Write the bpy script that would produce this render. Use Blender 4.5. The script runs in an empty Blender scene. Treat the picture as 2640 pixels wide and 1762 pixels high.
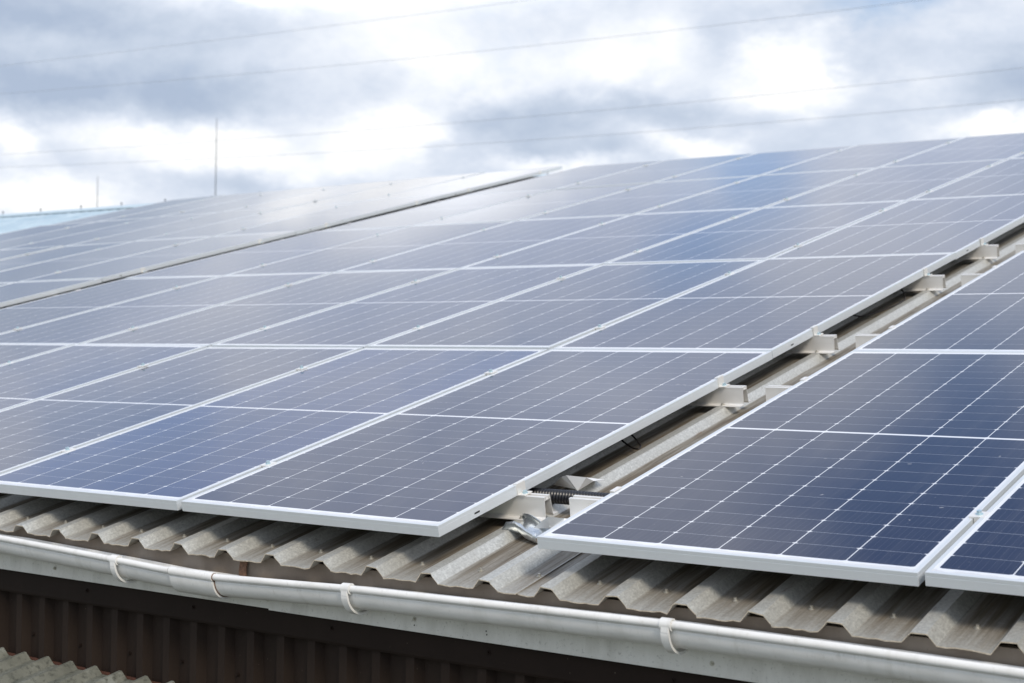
import bpy, bmesh, math, random
from mathutils import Matrix, Vector, Euler

random.seed(7)
scene = bpy.context.scene
col = scene.collection
R = math.radians

# ------------------------------------------------------------------ camera
cam_data = bpy.data.cameras.new('camera')
cam = bpy.data.objects.new('camera', cam_data)
col.objects.link(cam)
cam.matrix_world = Matrix((
    (0.814277, -0.003700, 0.580465, 2.587104),
    (0.580297, -0.019858, -0.814163, -3.282316),
    (0.014539, 0.999795, -0.014022, 0.459490),
    (0, 0, 0, 1)))
cam_data.sensor_fit = 'HORIZONTAL'
cam_data.sensor_width = 36.0
cam_data.lens = 52.785
cam_data.clip_start = 0.05
cam_data.clip_end = 3000
cam_data.dof.use_dof = True
cam_data.dof.focus_distance = 4.4
cam_data.dof.aperture_fstop = 5.0
scene.camera = cam

# ------------------------------------------------------------------ light
SUN_EL, SUN_AZ = R(42), R(124)          # azimuth measured from +Y towards +X
sun_data = bpy.data.lights.new('sun', 'SUN')
sun_data.energy = 1.9
sun_data.angle = R(16)
sun_data.color = (1.0, 0.91, 0.78)
sun = bpy.data.objects.new('sun', sun_data)
col.objects.link(sun)
sd = Vector((math.sin(SUN_AZ) * math.cos(SUN_EL), math.cos(SUN_AZ) * math.cos(SUN_EL), math.sin(SUN_EL)))
sun.rotation_euler = sd.to_track_quat('Z', 'Y').to_euler()

scene.view_settings.view_transform = 'Standard'
scene.view_settings.look = 'None'
scene.view_settings.exposure = 0.34
scene.view_settings.gamma = 1.0

world = bpy.data.worlds.new('World')
scene.world = world
world.use_nodes = True
wn, wl = world.node_tree.nodes, world.node_tree.links
wn.clear()


def wmath(op, a, b=None, c=None, clamp=False):
    n = wn.new('ShaderNodeMath')
    n.operation = op
    n.use_clamp = clamp
    for i, v in enumerate((a, b, c)):
        if v is None:
            continue
        if isinstance(v, (int, float)):
            n.inputs[i].default_value = v
        else:
            wl.new(v, n.inputs[i])
    return n.outputs[0]


def wnoise(vec, scale, detail, rough, dist=0.0):
    n = wn.new('ShaderNodeTexNoise')
    wl.new(vec, n.inputs['Vector'])
    n.inputs['Scale'].default_value = scale
    n.inputs['Detail'].default_value = detail
    n.inputs['Roughness'].default_value = rough
    n.inputs['Distortion'].default_value = dist
    return n


tc = wn.new('ShaderNodeTexCoord')
mp = wn.new('ShaderNodeMapping')
mp.inputs['Scale'].default_value = (1.0, 1.0, 1.8)
wl.new(tc.outputs['Generated'], mp.inputs['Vector'])
vec = mp.outputs[0]
sep = wn.new('ShaderNodeSeparateXYZ')
wl.new(tc.outputs['Generated'], sep.inputs[0])
warp = wnoise(vec, 10.0, 8, 0.64)
wsep = wn.new('ShaderNodeSeparateColor')
wl.new(warp.outputs['Color'], wsep.inputs[0])
DEG = 180 / math.pi
az = wmath('MULTIPLY', wmath('ARCTAN2', sep.outputs[0], sep.outputs[1]), DEG)
el = wmath('MULTIPLY', wmath('ARCSINE', sep.outputs[2]), DEG)
azw = wmath('MULTIPLY_ADD', wmath('SUBTRACT', wsep.outputs[0], 0.5), 7.0, az)
elw = wmath('MULTIPLY_ADD', wmath('SUBTRACT', wsep.outputs[1], 0.5), 3.2, el)


def blobs(lst, start):
    acc = start
    for a0, e0, sa, se, amp in lst:
        a = wmath('MULTIPLY_ADD', azw, 1 / sa, -a0 / sa)
        b = wmath('MULTIPLY_ADD', elw, 1 / se, -e0 / se)
        r2 = wmath('MULTIPLY_ADD', b, b, wmath('MULTIPLY', a, a))
        g = wmath('POWER', 0.42, r2)
        acc = wmath('MULTIPLY_ADD', g, amp, acc)
    return acc


# cloud masses: azimuth, elevation, half width, half height (degrees), strength
CLOUDS = [
    (-38.9, 12.3, 4.2, 1.6, 0.36), (-37.7, 10.7, 2.2, 1.0, 0.35), (-47.6, 8.1, 3.1, 0.75, 0.75),
    (-54.2, 7.6, 1.2, 0.6, 0.70), (-40.3, 8.5, 1.3, 0.9, 0.75), (-52.7, 5.8, 2.1, 0.6, 0.80),
    (-42.5, 7.3, 2.2, 0.6, 0.25), (-30.8, 11.5, 3.8, 1.1, 0.40), (-24.4, 11.3, 1.1, 1.0, 0.65),
    (-25.3, 10.1, 2.1, 0.7, 0.50), (-28.7, 8.3, 1.7, 0.4, 0.55), (-17.9, 8.8, 1.6, 0.4, 0.75),
    (-33.7, 7.5, 2.2, 0.3, 0.40), (-20.7, 12.7, 2.5, 0.8, 0.15),
    (-52.5, 12.3, 3.6, 0.9, -0.45), (-53.7, 9.7, 2.7, 1.1, -0.50), (-48.7, 10.0, 4.3, 0.8, -0.35),
    (-31.2, 9.4, 3.5, 0.6, -0.36), (-36.6, 8.9, 2.4, 0.7, -0.35), (-22.4, 13.3, 3.1, 0.5, -0.50),
    (-17.8, 10.1, 2.1, 1.0, -0.40), (-45.8, 6.6, 2.9, 0.6, -0.25), (-32.9, 8.1, 2.2, 0.4, -0.25),
    (-26.4, 12.0, 1.7, 0.8, -0.20), (-46.8, 10.6, 1.3, 0.4, -0.15),
    # higher up, the part of the sky that the panels mirror
    (-38.2, 15.2, 4.4, 1.15, 0.90), (-45.0, 14.2, 2.6, 0.8, 0.45), (-42.5, 16.6, 2.0, 0.8, 0.35),
    (-53.0, 14.5, 6.0, 1.6, -0.25), (-24.0, 24.5, 2.5, 2.5, 0.25),
]
GLOW = [(-37.6, 15.2, 4.0, 1.0, 0.55), (-44.8, 14.2, 2.4, 0.7, 0.30), (-41.8, 16.6, 1.8, 0.7, 0.15), (-36.0, 24.5, 4.5, 2.0, 0.15)]   # thin cloud lit from behind
BLUE = [
    (-28.0, 18.3, 2.6, 2.6, 0.70), (-30.8, 20.6, 2.0, 1.2, 0.6), (-21.0, 27.0, 3.4, 2.6, 0.75), (-24.0, 31.0, 5.0, 2.6, 1.1),
    (-40.5, 21.9, 3.0, 0.8, 0.45), (-55.0, 21.0, 6.0, 2.4, 0.45), (-22.4, 13.3, 2.5, 0.5, 0.30), (-17.5, 7.6, 1.2, 0.5, 0.45),
    (-20.0, 36.0, 9.0, 4.0, 1.0),
]
base = wnoise(vec, 6.5, 9, 0.64, 0.2)
high = wmath('MULTIPLY', wmath('SUBTRACT', el, 12.5), 0.22, clamp=True)
high = wmath('MULTIPLY', high, wmath('MULTIPLY_ADD', el, -0.035, 1.80, clamp=True))
dens0 = wmath('MULTIPLY_ADD', base.outputs[0], 1.45, -0.19)
dens0 = wmath('MULTIPLY_ADD', high, 0.26, dens0)
dens = blobs(CLOUDS, dens0)
ramp = wn.new('ShaderNodeValToRGB')
cr = ramp.color_ramp
cr.elements[0].position = 0.05
cr.elements[0].color = (0.35, 0.42, 0.54, 1)
cr.elements[1].position = 0.98
cr.elements[1].color = (0.85, 0.855, 0.86, 1)
for p, c in ((0.30, (0.45, 0.515, 0.62, 1)), (0.52, (0.56, 0.615, 0.71, 1)), (0.75, (0.71, 0.745, 0.805, 1))):
    e = cr.elements.new(p)
    e.color = c
wl.new(dens, ramp.inputs[0])
nis = wn.new('ShaderNodeTexSky')
nis.sky_type = 'NISHITA'
nis.sun_disc = False
nis.sun_elevation = SUN_EL
nis.sun_rotation = SUN_AZ
nis.air_density = 1.0
nis.dust_density = 0.2
nis.ozone_density = 2.0
cscale = wn.new('ShaderNodeVectorMath')
cscale.operation = 'SCALE'
tint = wn.new('ShaderNodeMix')          # the cloud higher up is thinner and bluer
tint.data_type = 'RGBA'
tint.blend_type = 'MULTIPLY'
wl.new(wmath('MULTIPLY', wmath('SUBTRACT', el, 14.0), 0.25, clamp=True), tint.inputs['Factor'])
wl.new(ramp.outputs[0], tint.inputs['A'])
tint.inputs['B'].default_value = (0.84, 0.89, 1.00, 1)
wl.new(tint.outputs['Result'], cscale.inputs[0])
wl.new(wmath('MULTIPLY', blobs(GLOW, wmath('ADD', 1.0, 0.0)), 10.0), cscale.inputs['Scale'])
hole = blobs(BLUE, wmath('MULTIPLY_ADD', base.outputs[0], -0.7, 0.28))
hole = wmath('MULTIPLY', hole, 1.0, clamp=True)
mix = wn.new('ShaderNodeMix')
mix.data_type = 'RGBA'
wl.new(hole, mix.inputs['Factor'])
wl.new(cscale.outputs[0], mix.inputs['A'])
nsc = wn.new('ShaderNodeVectorMath')
nsc.operation = 'SCALE'
nsc.inputs['Scale'].default_value = 1.6
wl.new(nis.outputs[0], nsc.inputs[0])
wl.new(nsc.outputs[0], mix.inputs['B'])
bg = wn.new('ShaderNodeBackground')
bg.inputs['Strength'].default_value = 0.1
wl.new(mix.outputs['Result'], bg.inputs['Color'])
wo = wn.new('ShaderNodeOutputWorld')
wl.new(bg.outputs[0], wo.inputs['Surface'])

# ------------------------------------------------------------------ frames of reference
PITCH = R(14.0)
MR = Matrix.Rotation(PITCH, 4, 'X')     # roof space (u along eave, v up the slope, w normal) -> world
CP, SP = math.cos(PITCH), math.sin(PITCH)
PW, PL = 1.058, 2.1661                  # pitch of the panel grid
EAVE_V = -0.093
RIDGE_V = 5 * PL + 0.22
W_CREST, W_PAN = -0.100, -0.128
NUM = ['first', 'second', 'third', 'fourth', 'fifth', 'sixth', 'seventh']
ROWN = ['bottom', 'second', 'third', 'fourth', 'top']


# ------------------------------------------------------------------ helpers
class MB:
    """collects vertices and faces, then links them as one mesh object"""

    def __init__(self):
        self.v, self.f, self.sm, self.mi = [], [], [], []

    def add(self, verts, faces, smooth=False, mi=0):
        o = len(self.v)
        self.v += [tuple(p) for p in verts]
        self.f += [tuple(i + o for i in f) for f in faces]
        self.sm += [smooth] * len(faces)
        self.mi += [mi] * len(faces)

    def box(self, a, b, mi=0):
        (x0, y0, z0), (x1, y1, z1) = a, b
        self.add([(x0, y0, z0), (x1, y0, z0), (x1, y1, z0), (x0, y1, z0), (x0, y0, z1), (x1, y0, z1), (x1, y1, z1), (x0, y1, z1)],
                 [(0, 3, 2, 1), (4, 5, 6, 7), (0, 1, 5, 4), (1, 2, 6, 5), (2, 3, 7, 6), (3, 0, 4, 7)], mi=mi)

    def cyl(self, a, b, r0, r1=None, n=12, smooth=True, mi=0):
        a, b = Vector(a), Vector(b)
        r1 = r0 if r1 is None else r1
        d = (b - a).normalized()
        x = d.orthogonal().normalized()
        y = d.cross(x)
        vs = []
        for c, r in ((a, r0), (b, r1)):
            for i in range(n):
                t = 2 * math.pi * i / n
                vs.append(c + x * (r * math.cos(t)) + y * (r * math.sin(t)))
        self.add(vs, [(i, (i + 1) % n, n + (i + 1) % n, n + i) for i in range(n)], smooth, mi)
        self.add(vs, [tuple(range(n - 1, -1, -1)), tuple(range(n, 2 * n))], False, mi)

    def tube(self, pts, radii, n=10, mi=0):
        pts = [Vector(p) for p in pts]
        if not isinstance(radii, (list, tuple)):
            radii = [radii] * len(pts)
        vs = []
        x = None
        for i, p in enumerate(pts):
            d = (pts[min(i + 1, len(pts) - 1)] - pts[max(i - 1, 0)]).normalized()
            x = d.orthogonal().normalized() if x is None else (x - d * x.dot(d)).normalized()
            y = d.cross(x)
            for k in range(n):
                t = 2 * math.pi * k / n
                vs.append(p + x * (radii[i] * math.cos(t)) + y * (radii[i] * math.sin(t)))
        fs = []
        for i in range(len(pts) - 1):
            for k in range(n):
                fs.append((i * n + k, i * n + (k + 1) % n, (i + 1) * n + (k + 1) % n, (i + 1) * n + k))
        self.add(vs, fs, True, mi)
        m = (len(pts) - 1) * n
        self.add(vs, [tuple(range(n - 1, -1, -1)), tuple(range(m, m + n))], False, mi)

    def extrude(self, prof, x0, x1, closed=True, smooth=False, mi=0, caps=True):
        """prof: (y, z) points, swept from x0 to x1 along x"""
        n = len(prof)
        vs = [(x0, y, z) for y, z in prof] + [(x1, y, z) for y, z in prof]
        m = n if closed else n - 1
        self.add(vs, [(i, n + i, n + (i + 1) % n, (i + 1) % n) for i in range(m)], smooth, mi)
        if closed and caps:
            self.add(vs, [tuple(range(n)), tuple(range(2 * n - 1, n - 1, -1))], False, mi)

    def grid(self, rows, smooth=True, mi=0):
        n = len(rows[0])
        vs = [p for r in rows for p in r]
        fs = []
        for i in range(len(rows) - 1):
            for k in range(n - 1):
                fs.append((i * n + k, i * n + k + 1, (i + 1) * n + k + 1, (i + 1) * n + k))
        self.add(vs, fs, smooth, mi)

    def mesh(self, name, mats):
        me = bpy.data.meshes.new(name)
        me.from_pydata(self.v, [], self.f)
        if not isinstance(mats, (list, tuple)):
            mats = [mats]
        for m in mats:
            me.materials.append(m)
        me.polygons.foreach_set('use_smooth', self.sm)
        me.polygons.foreach_set('material_index', self.mi)
        me.update()
        return me

    def build(self, name, mats, parent=None, matrix=None):
        o = bpy.data.objects.new(name, self.mesh(name, mats))
        col.objects.link(o)
        if parent is not None:
            o.parent = parent
        if matrix is not None:
            if parent is None:
                o.matrix_world = matrix
            else:
                o.matrix_basis = matrix
        return o


def tag(o, label=None, cat=None, group=None, kind=None):
    if label:
        o['label'] = label
    if cat:
        o['category'] = cat
    if group:
        o['group'] = group
    if kind:
        o['kind'] = kind
    return o


def empty(name, matrix=None):
    o = bpy.data.objects.new(name, None)
    o.empty_display_size = 0.1
    col.objects.link(o)
    if matrix is not None:
        o.matrix_world = matrix
    return o


def copy_tree(o, parent=None):
    c = o.copy()
    col.objects.link(c)
    if parent is not None:
        c.parent = parent
    for ch in list(o.children):
        copy_tree(ch, c)
    return c


def roof_at(u, v, w=0.0):
    return MR @ Matrix.Translation((u, v, w))


def bevel(o, width, segments=2, angle=35):
    m = o.modifiers.new('bevel', 'BEVEL')
    m.width = width
    m.segments = segments
    m.limit_method = 'ANGLE'
    m.angle_limit = R(angle)
    return o


def spline(pts, n=8):
    pts = [Vector(p) for p in pts]
    out = []
    for i in range(len(pts) - 1):
        p0, p1, p2, p3 = pts[max(i - 1, 0)], pts[i], pts[i + 1], pts[min(i + 2, len(pts) - 1)]
        for k in range(n):
            t = k / n
            out.append(0.5 * ((2 * p1) + (p2 - p0) * t + (2 * p0 - 5 * p1 + 4 * p2 - p3) * t * t + (3 * p1 - p0 - 3 * p2 + p3) * t ** 3))
    out.append(pts[-1])
    return out


# ------------------------------------------------------------------ materials
class NT:
    """short-hand for building a material's node tree"""

    def __init__(self, name):
        self.m = bpy.data.materials.new(name)
        self.m.use_nodes = True
        self.n, self.l = self.m.node_tree.nodes, self.m.node_tree.links
        self.b = self.n['Principled BSDF']
        self.tc = self.n.new('ShaderNodeTexCoord')

    def set(self, **kw):
        for k, v in kw.items():
            i = self.b.inputs[k.replace('_', ' ')]
            if hasattr(v, 'links') or hasattr(v, 'is_linked'):
                self.l.new(v, i)
            else:
                i.default_value = v
        return self

    def math(self, op, a, b=None, c=None, clamp=False):
        n = self.n.new('ShaderNodeMath')
        n.operation = op
        n.use_clamp = clamp
        for i, v in enumerate((a, b, c)):
            if v is None:
                continue
            if isinstance(v, (int, float)):
                n.inputs[i].default_value = v
            else:
                self.l.new(v, n.inputs[i])
        return n.outputs[0]

    def coords(self, scale=(1, 1, 1), src='Object'):
        mp = self.n.new('ShaderNodeMapping')
        mp.inputs['Scale'].default_value = scale
        self.l.new(self.tc.outputs[src], mp.inputs['Vector'])
        return mp.outputs[0]

    def noise(self, scale, detail=4, rough=0.55, co=None, dist=0.0):
        n = self.n.new('ShaderNodeTexNoise')
        n.inputs['Scale'].default_value = scale
        n.inputs['Detail'].default_value = detail
        n.inputs['Roughness'].default_value = rough
        n.inputs['Distortion'].default_value = dist
        self.l.new(co if co is not None else self.tc.outputs['Object'], n.inputs['Vector'])
        return n.outputs[0]

    def voronoi(self, scale, co=None, out='Color'):
        n = self.n.new('ShaderNodeTexVoronoi')
        n.inputs['Scale'].default_value = scale
        self.l.new(co if co is not None else self.tc.outputs['Object'], n.inputs['Vector'])
        return n.outputs[out]

    def ramp(self, fac, stops):
        n = self.n.new('ShaderNodeValToRGB')
        e = n.color_ramp.elements
        e[0].position, e[0].color = stops[0][0], (*stops[0][1], 1)
        e[1].position, e[1].color = stops[-1][0], (*stops[-1][1], 1)
        for p, c in stops[1:-1]:
            k = e.new(p)
            k.color = (*c, 1)
        self.l.new(fac, n.inputs[0])
        return n.outputs[0]

    def range(self, v, a, b, c, d):
        n = self.n.new('ShaderNodeMapRange')
        self.l.new(v, n.inputs[0])
        for i, x in enumerate((a, b, c, d)):
            n.inputs[i + 1].default_value = x
        return n.outputs[0]

    def mix(self, f, a, b, mode='MIX'):
        n = self.n.new('ShaderNodeMix')
        n.data_type = 'RGBA'
        n.blend_type = mode
        for k, v in (('Factor', f), ('A', a), ('B', b)):
            if isinstance(v, tuple):
                n.inputs[k].default_value = (*v, 1)
            elif isinstance(v, (int, float)):
                n.inputs[k].default_value = v
            else:
                self.l.new(v, n.inputs[k])
        return n.outputs['Result']

    def bump(self, h, strength, dist=0.001):
        n = self.n.new('ShaderNodeBump')
        n.inputs['Strength'].default_value = strength
        n.inputs['Distance'].default_value = dist
        self.l.new(h, n.inputs['Height'])
        self.l.new(n.outputs[0], self.b.inputs['Normal'])

    def attr(self, name):
        n = self.n.new('ShaderNodeAttribute')
        n.attribute_name = name
        return n.outputs['Fac']

    def sep(self, v=None):
        n = self.n.new('ShaderNodeSeparateXYZ')
        self.l.new(v if v is not None else self.tc.outputs['Object'], n.inputs[0])
        return n.outputs


def metal(name, colr, rough=0.4, metallic=0.85, var=0.06, scale=30, stretch=(1, 1, 1)):
    t = NT(name)
    n = t.noise(scale, 4, 0.6, t.coords(stretch))
    c2 = tuple(max(0, c - var) for c in colr)
    t.set(Base_Color=t.ramp(n, [(0.3, c2), (0.7, colr)]), Metallic=metallic, Roughness=t.range(n, 0.3, 0.7, rough + 0.06, rough - 0.06))
    return t.m


def plain(name, colr, rough=0.6, metallic=0.0, var=0.25, scale=20):
    t = NT(name)
    n = t.noise(scale, 5, 0.6)
    t.set(Base_Color=t.ramp(n, [(0.3, tuple(c * (1 - var) for c in colr)), (0.7, colr)]), Metallic=metallic, Roughness=rough)
    return t.m


M = {}
M['alu'] = metal('anodised_aluminium', (0.71, 0.745, 0.765), 0.40, 0.30, 0.04, 18, (1, 1, 1))
M['rail'] = metal('mill_aluminium', (0.86, 0.84, 0.80), 0.40, 0.35, 0.05, 14, (0.3, 3, 3))
M['bolt'] = metal('zinc_bolt', (0.55, 0.70, 0.76), 0.3, 0.5, 0.12, 60)
M['screw'] = metal('screw_metal', (0.62, 0.60, 0.54), 0.35, 0.7, 0.15, 60)
M['dark'] = plain('dark_fitting', (0.02, 0.018, 0.016), 0.5)
M['backsheet'] = plain('grey_backsheet', (0.22, 0.22, 0.22), 0.5, var=0.05)
M['cable'] = plain('black_cable_rubber', (0.018, 0.014, 0.012), 0.45, var=0.2)
M['conduit'] = plain('black_conduit_plastic', (0.016, 0.017, 0.022), 0.35, var=0.2)
M['wire'] = plain('grey_power_cable', (0.42, 0.44, 0.47), 0.6, var=0.1)
M['rod'] = plain('dull_rod_steel', (0.20, 0.22, 0.24), 0.5, 0.5, 0.1)
M['foam'] = plain('orange_foam', (0.10, 0.034, 0.018), 0.9, var=0.45, scale=60)
M['rust'] = plain('rusty_strap', (0.22, 0.12, 0.07), 0.85, var=0.5, scale=90)
M['grime'] = plain('grey_joint_gap', (0.34, 0.32, 0.28), 0.8, var=0.4, scale=60)  # grey for the shaded gap at the sleeve's step
M['ridge'] = metal('pale_blue_ridge_sheet', (0.62, 0.74, 0.78), 0.42, 0.35, 0.06, 6)  # blue of the mirrored sky put into the cap's base colour


def solar_glass():
    """dark cells with white gaps, thin busbars and corner diamonds, all under one sheet of glass"""
    t = NT('solar_cell_glass')
    x, y, _ = t.sep()
    CW_, RH, BAR, MARG = 1.000 / 6, 0.0865, 0.0065, 0.0
    ax = t.math('ABSOLUTE', x)
    ay = t.math('ABSOLUTE', y)
    # columns: lines at multiples of the cell width (panel origin is its centre)
    fx = t.math('PINGPONG', x, CW_ / 2)            # 0 on a column line, CW/2 in mid cell
    dx = fx
    yy = t.math('SUBTRACT', ay, BAR)
    yk = t.math('PINGPONG', yy, RH / 2)
    colline = t.math('LESS_THAN', dx, 0.00135)
    rowline = t.math('LESS_THAN', yk, 0.00055)
    bar = t.math('LESS_THAN', ay, BAR)
    edge = t.math('MAXIMUM', t.math('GREATER_THAN', ax, 0.5), t.math('GREATER_THAN', ay, BAR + 12 * RH))
    dia = t.math('LESS_THAN', t.math('ADD', t.math('MULTIPLY', dx, 0.62), t.math('MULTIPLY', yk, 1.15)), 0.0056)
    # busbars: ten thin silver wires per cell
    bx = t.math('PINGPONG', t.math('ADD', x, CW_ / 20), CW_ / 20)
    bus = t.math('LESS_THAN', bx, 0.00035)
    strong = t.math('MAXIMUM', t.math('MAXIMUM', colline, bar), t.math('MAXIMUM', edge, dia))
    info = t.n.new('ShaderNodeObjectInfo')
    rnd = info.outputs['Random']
    cellid = t.math('FLOOR', t.math('DIVIDE', t.math('ADD', x, 5.0), CW_))
    cn = t.noise(3.0, 2, 0.5)
    cells = info.outputs['Color']
    cells = t.mix(t.math('MULTIPLY', t.math('FRACT', t.math('MULTIPLY', cellid, 0.377)), 0.4), cells, (0.016, 0.020, 0.045))
    c = t.mix(t.math('MULTIPLY', bus, 0.10), cells, (0.55, 0.58, 0.62))
    c = t.mix(t.math('MULTIPLY', rowline, 0.75), c, (0.60, 0.63, 0.68))
    c = t.mix(strong, c, (0.80, 0.81, 0.83))
    # settled dust, thicker in cloudy patches
    shift = t.n.new('ShaderNodeVectorMath')
    shift.operation = 'MULTIPLY_ADD'
    cmb = t.n.new('ShaderNodeCombineXYZ')
    for q in range(3):
        t.l.new(t.math('MULTIPLY', rnd, (37.0, 91.0, 53.0)[q]), cmb.inputs[q])
    t.l.new(t.tc.outputs['Object'], shift.inputs[0])
    shift.inputs[1].default_value = (1, 1, 1)
    t.l.new(cmb.outputs[0], shift.inputs[2])
    pco = shift.outputs[0]
    mp2 = t.n.new('ShaderNodeMapping')
    mp2.inputs['Scale'].default_value = (4.0, 0.25, 1.0)
    t.l.new(pco, mp2.inputs['Vector'])
    pco2 = mp2.outputs[0]
    dust = t.noise(7, 6, 0.65, pco)
    specks = t.math('GREATER_THAN', t.noise(170, 1, 0.4, pco), 0.80)
    low = t.math('ADD', y, 1.080 - 0.011)          # height above the lower frame edge, where rain leaves grime
    grime = t.math('MULTIPLY', t.math('LESS_THAN', low, t.range(t.noise(14, 4, 0.6, pco), 0.3, 0.7, 0.002, 0.024)), 0.34)
    run = t.range(t.noise(9, 5, 0.6, pco2), 0.50, 0.72, 0.0, 0.035)
    drop = t.math('MULTIPLY', t.math('GREATER_THAN', t.noise(26, 2, 0.5, pco), 0.775), 0.5)
    d = t.math('ADD', t.range(dust, 0.35, 0.75, 0.002, 0.018), t.math('MULTIPLY', specks, 0.30))
    d = t.math('ADD', t.math('ADD', d, grime), t.math('ADD', run, drop), clamp=True)
    c = t.mix(d, c, (0.50, 0.48, 0.46))
    t.set(Base_Color=c, Metallic=0.0, Roughness=t.range(dust, 0.3, 0.8, 0.045, 0.085), IOR=1.50)
    return t.m


M['glass'] = solar_glass()


def galvanised(name, dirt_strength=1.0):
    t = NT(name)
    dirt = t.attr('dirt')
    sp = t.voronoi(270, t.coords((1.0, 0.6, 1.0)))
    sp2 = t.noise(110, 3, 0.5)
    big = t.noise(3.0, 6, 0.6)
    val = t.math('ADD', t.math('MULTIPLY', t.sep(sp)[0], 0.26), t.math('MULTIPLY_ADD', sp2, 0.60, 0.05))
    zinc = t.ramp(val, [(0.25, (0.46, 0.46, 0.43)), (0.50, (0.59, 0.59, 0.55)), (0.80, (0.77, 0.77, 0.72))])
    zinc = t.mix(t.range(big, 0.4, 0.7, 0.0, 0.35), zinc, (0.40, 0.38, 0.32))
    streak = t.noise(5.0, 6, 0.65, t.coords((9.0, 0.55, 3.0)))
    streak2 = t.noise(40, 4, 0.6, t.coords((4.0, 0.12, 1.0)))
    brown = t.ramp(streak2, [(0.3, (0.085, 0.064, 0.042)), (0.7, (0.20, 0.168, 0.122))])
    k = t.math('MULTIPLY', dirt, t.range(streak, 0.28, 0.60, 0.5, 1.0), clamp=True)
    k = t.math('MULTIPLY', k, dirt_strength)
    c = t.mix(k, zinc, brown)
    lich = t.range(t.noise(55, 5, 0.7), 0.66, 0.74, 0.0, 0.30)
    c = t.mix(lich, c, (0.50, 0.50, 0.43))
    rst = t.range(t.noise(24, 6, 0.7, t.coords((1.0, 0.3, 1.0))), 0.62, 0.72, 0.0, 0.55)
    c = t.mix(rst, c, (0.17, 0.085, 0.04))
    farend = t.math('LESS_THAN', t.sep()[0], -12.98)      # sky's pale blue reflection painted into the sheets at the far end
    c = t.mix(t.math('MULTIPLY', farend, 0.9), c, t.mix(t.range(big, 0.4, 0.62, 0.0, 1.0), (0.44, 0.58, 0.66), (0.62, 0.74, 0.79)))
    t.set(Base_Color=c, Metallic=t.math('MULTIPLY_ADD', k, -0.42, 0.46), Roughness=t.math('MULTIPLY_ADD', k, 0.25, 0.40))
    t.bump(t.math('ADD', sp2, big), 0.12, 0.001)
    return t.m


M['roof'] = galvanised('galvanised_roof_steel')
M['edge'] = plain('cut_sheet_edge', (0.78, 0.68, 0.52), 0.5, 0.2, 0.4, 120)


def lean_mat():
    t = NT('weathered_lean_to_steel')
    n = t.noise(9, 8, 0.7)
    n2 = t.noise(60, 4, 0.6)
    c = t.ramp(n, [(0.3, (0.11, 0.115, 0.095)), (0.55, (0.19, 0.195, 0.165)), (0.75, (0.30, 0.32, 0.295))])
    c = t.mix(t.range(n2, 0.52, 0.68, 0.0, 0.7), c, (0.055, 0.06, 0.05))
    t.set(Base_Color=c, Metallic=0.2, Roughness=0.6)
    t.bump(n2, 0.25, 0.002)
    return t.m


M['lean'] = lean_mat()


def fascia_mat():
    t = NT('galvanised_fascia')
    n = t.noise(14, 7, 0.65, t.coords((1, 1, 0.35)))
    n2 = t.noise(120, 3, 0.6)
    c = t.ramp(n, [(0.28, (0.57, 0.56, 0.51)), (0.5, (0.70, 0.69, 0.64)), (0.75, (0.77, 0.765, 0.72))])
    c = t.mix(t.range(n2, 0.60, 0.75, 0.0, 0.5), c, (0.24, 0.23, 0.20))
    t.set(Base_Color=c, Metallic=0.1, Roughness=0.5)
    return t.m


M['fascia'] = fascia_mat()


def board_mat():
    t = NT('brown_eave_board')
    n = t.noise(4, 7, 0.6, t.coords((1, 1, 0.8)))
    n2 = t.noise(90, 3, 0.5)
    c = t.ramp(n, [(0.3, (0.15, 0.115, 0.083)), (0.52, (0.23, 0.188, 0.145)), (0.75, (0.33, 0.285, 0.235))])
    c = t.mix(t.range(n2, 0.66, 0.75, 0.0, 0.6), c, (0.10, 0.08, 0.06))
    t.set(Base_Color=c, Metallic=0.0, Roughness=0.7)
    return t.m


M['board'] = board_mat()


def gutter_mat():
    t = NT('white_gutter_plastic')
    n = t.noise(10, 7, 0.65, t.coords((0.8, 2, 2)))
    n2 = t.noise(70, 4, 0.6, t.coords((1, 1, 0.5)))
    c = t.ramp(n, [(0.25, (0.69, 0.68, 0.64)), (0.5, (0.81, 0.80, 0.77)), (0.75, (0.86, 0.855, 0.83))])
    c = t.mix(t.range(n2, 0.60, 0.78, 0.0, 0.35), c, (0.40, 0.37, 0.31))
    drip = t.range(t.noise(24, 5, 0.65, t.coords((1.0, 0.12, 0.12))), 0.56, 0.74, 0.0, 0.25)
    c = t.mix(drip, c, (0.42, 0.40, 0.33))
    t.set(Base_Color=c, Metallic=0.0, Roughness=0.30)
    return t.m


M['gutter'] = gutter_mat()


def wall_mat(name, a, b):
    t = NT(name)
    n = t.noise(6, 6, 0.6, t.coords((1, 1, 0.5)))
    sp = t.noise(140, 2, 0.5)
    c = t.ramp(n, [(0.3, a), (0.7, b)])
    c = t.mix(t.range(sp, 0.765, 0.80, 0.0, 0.5), c, (0.25, 0.20, 0.15))
    t.set(Base_Color=c, Metallic=0.0, Roughness=0.7, Specular_IOR_Level=0.2)
    return t.m


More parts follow.
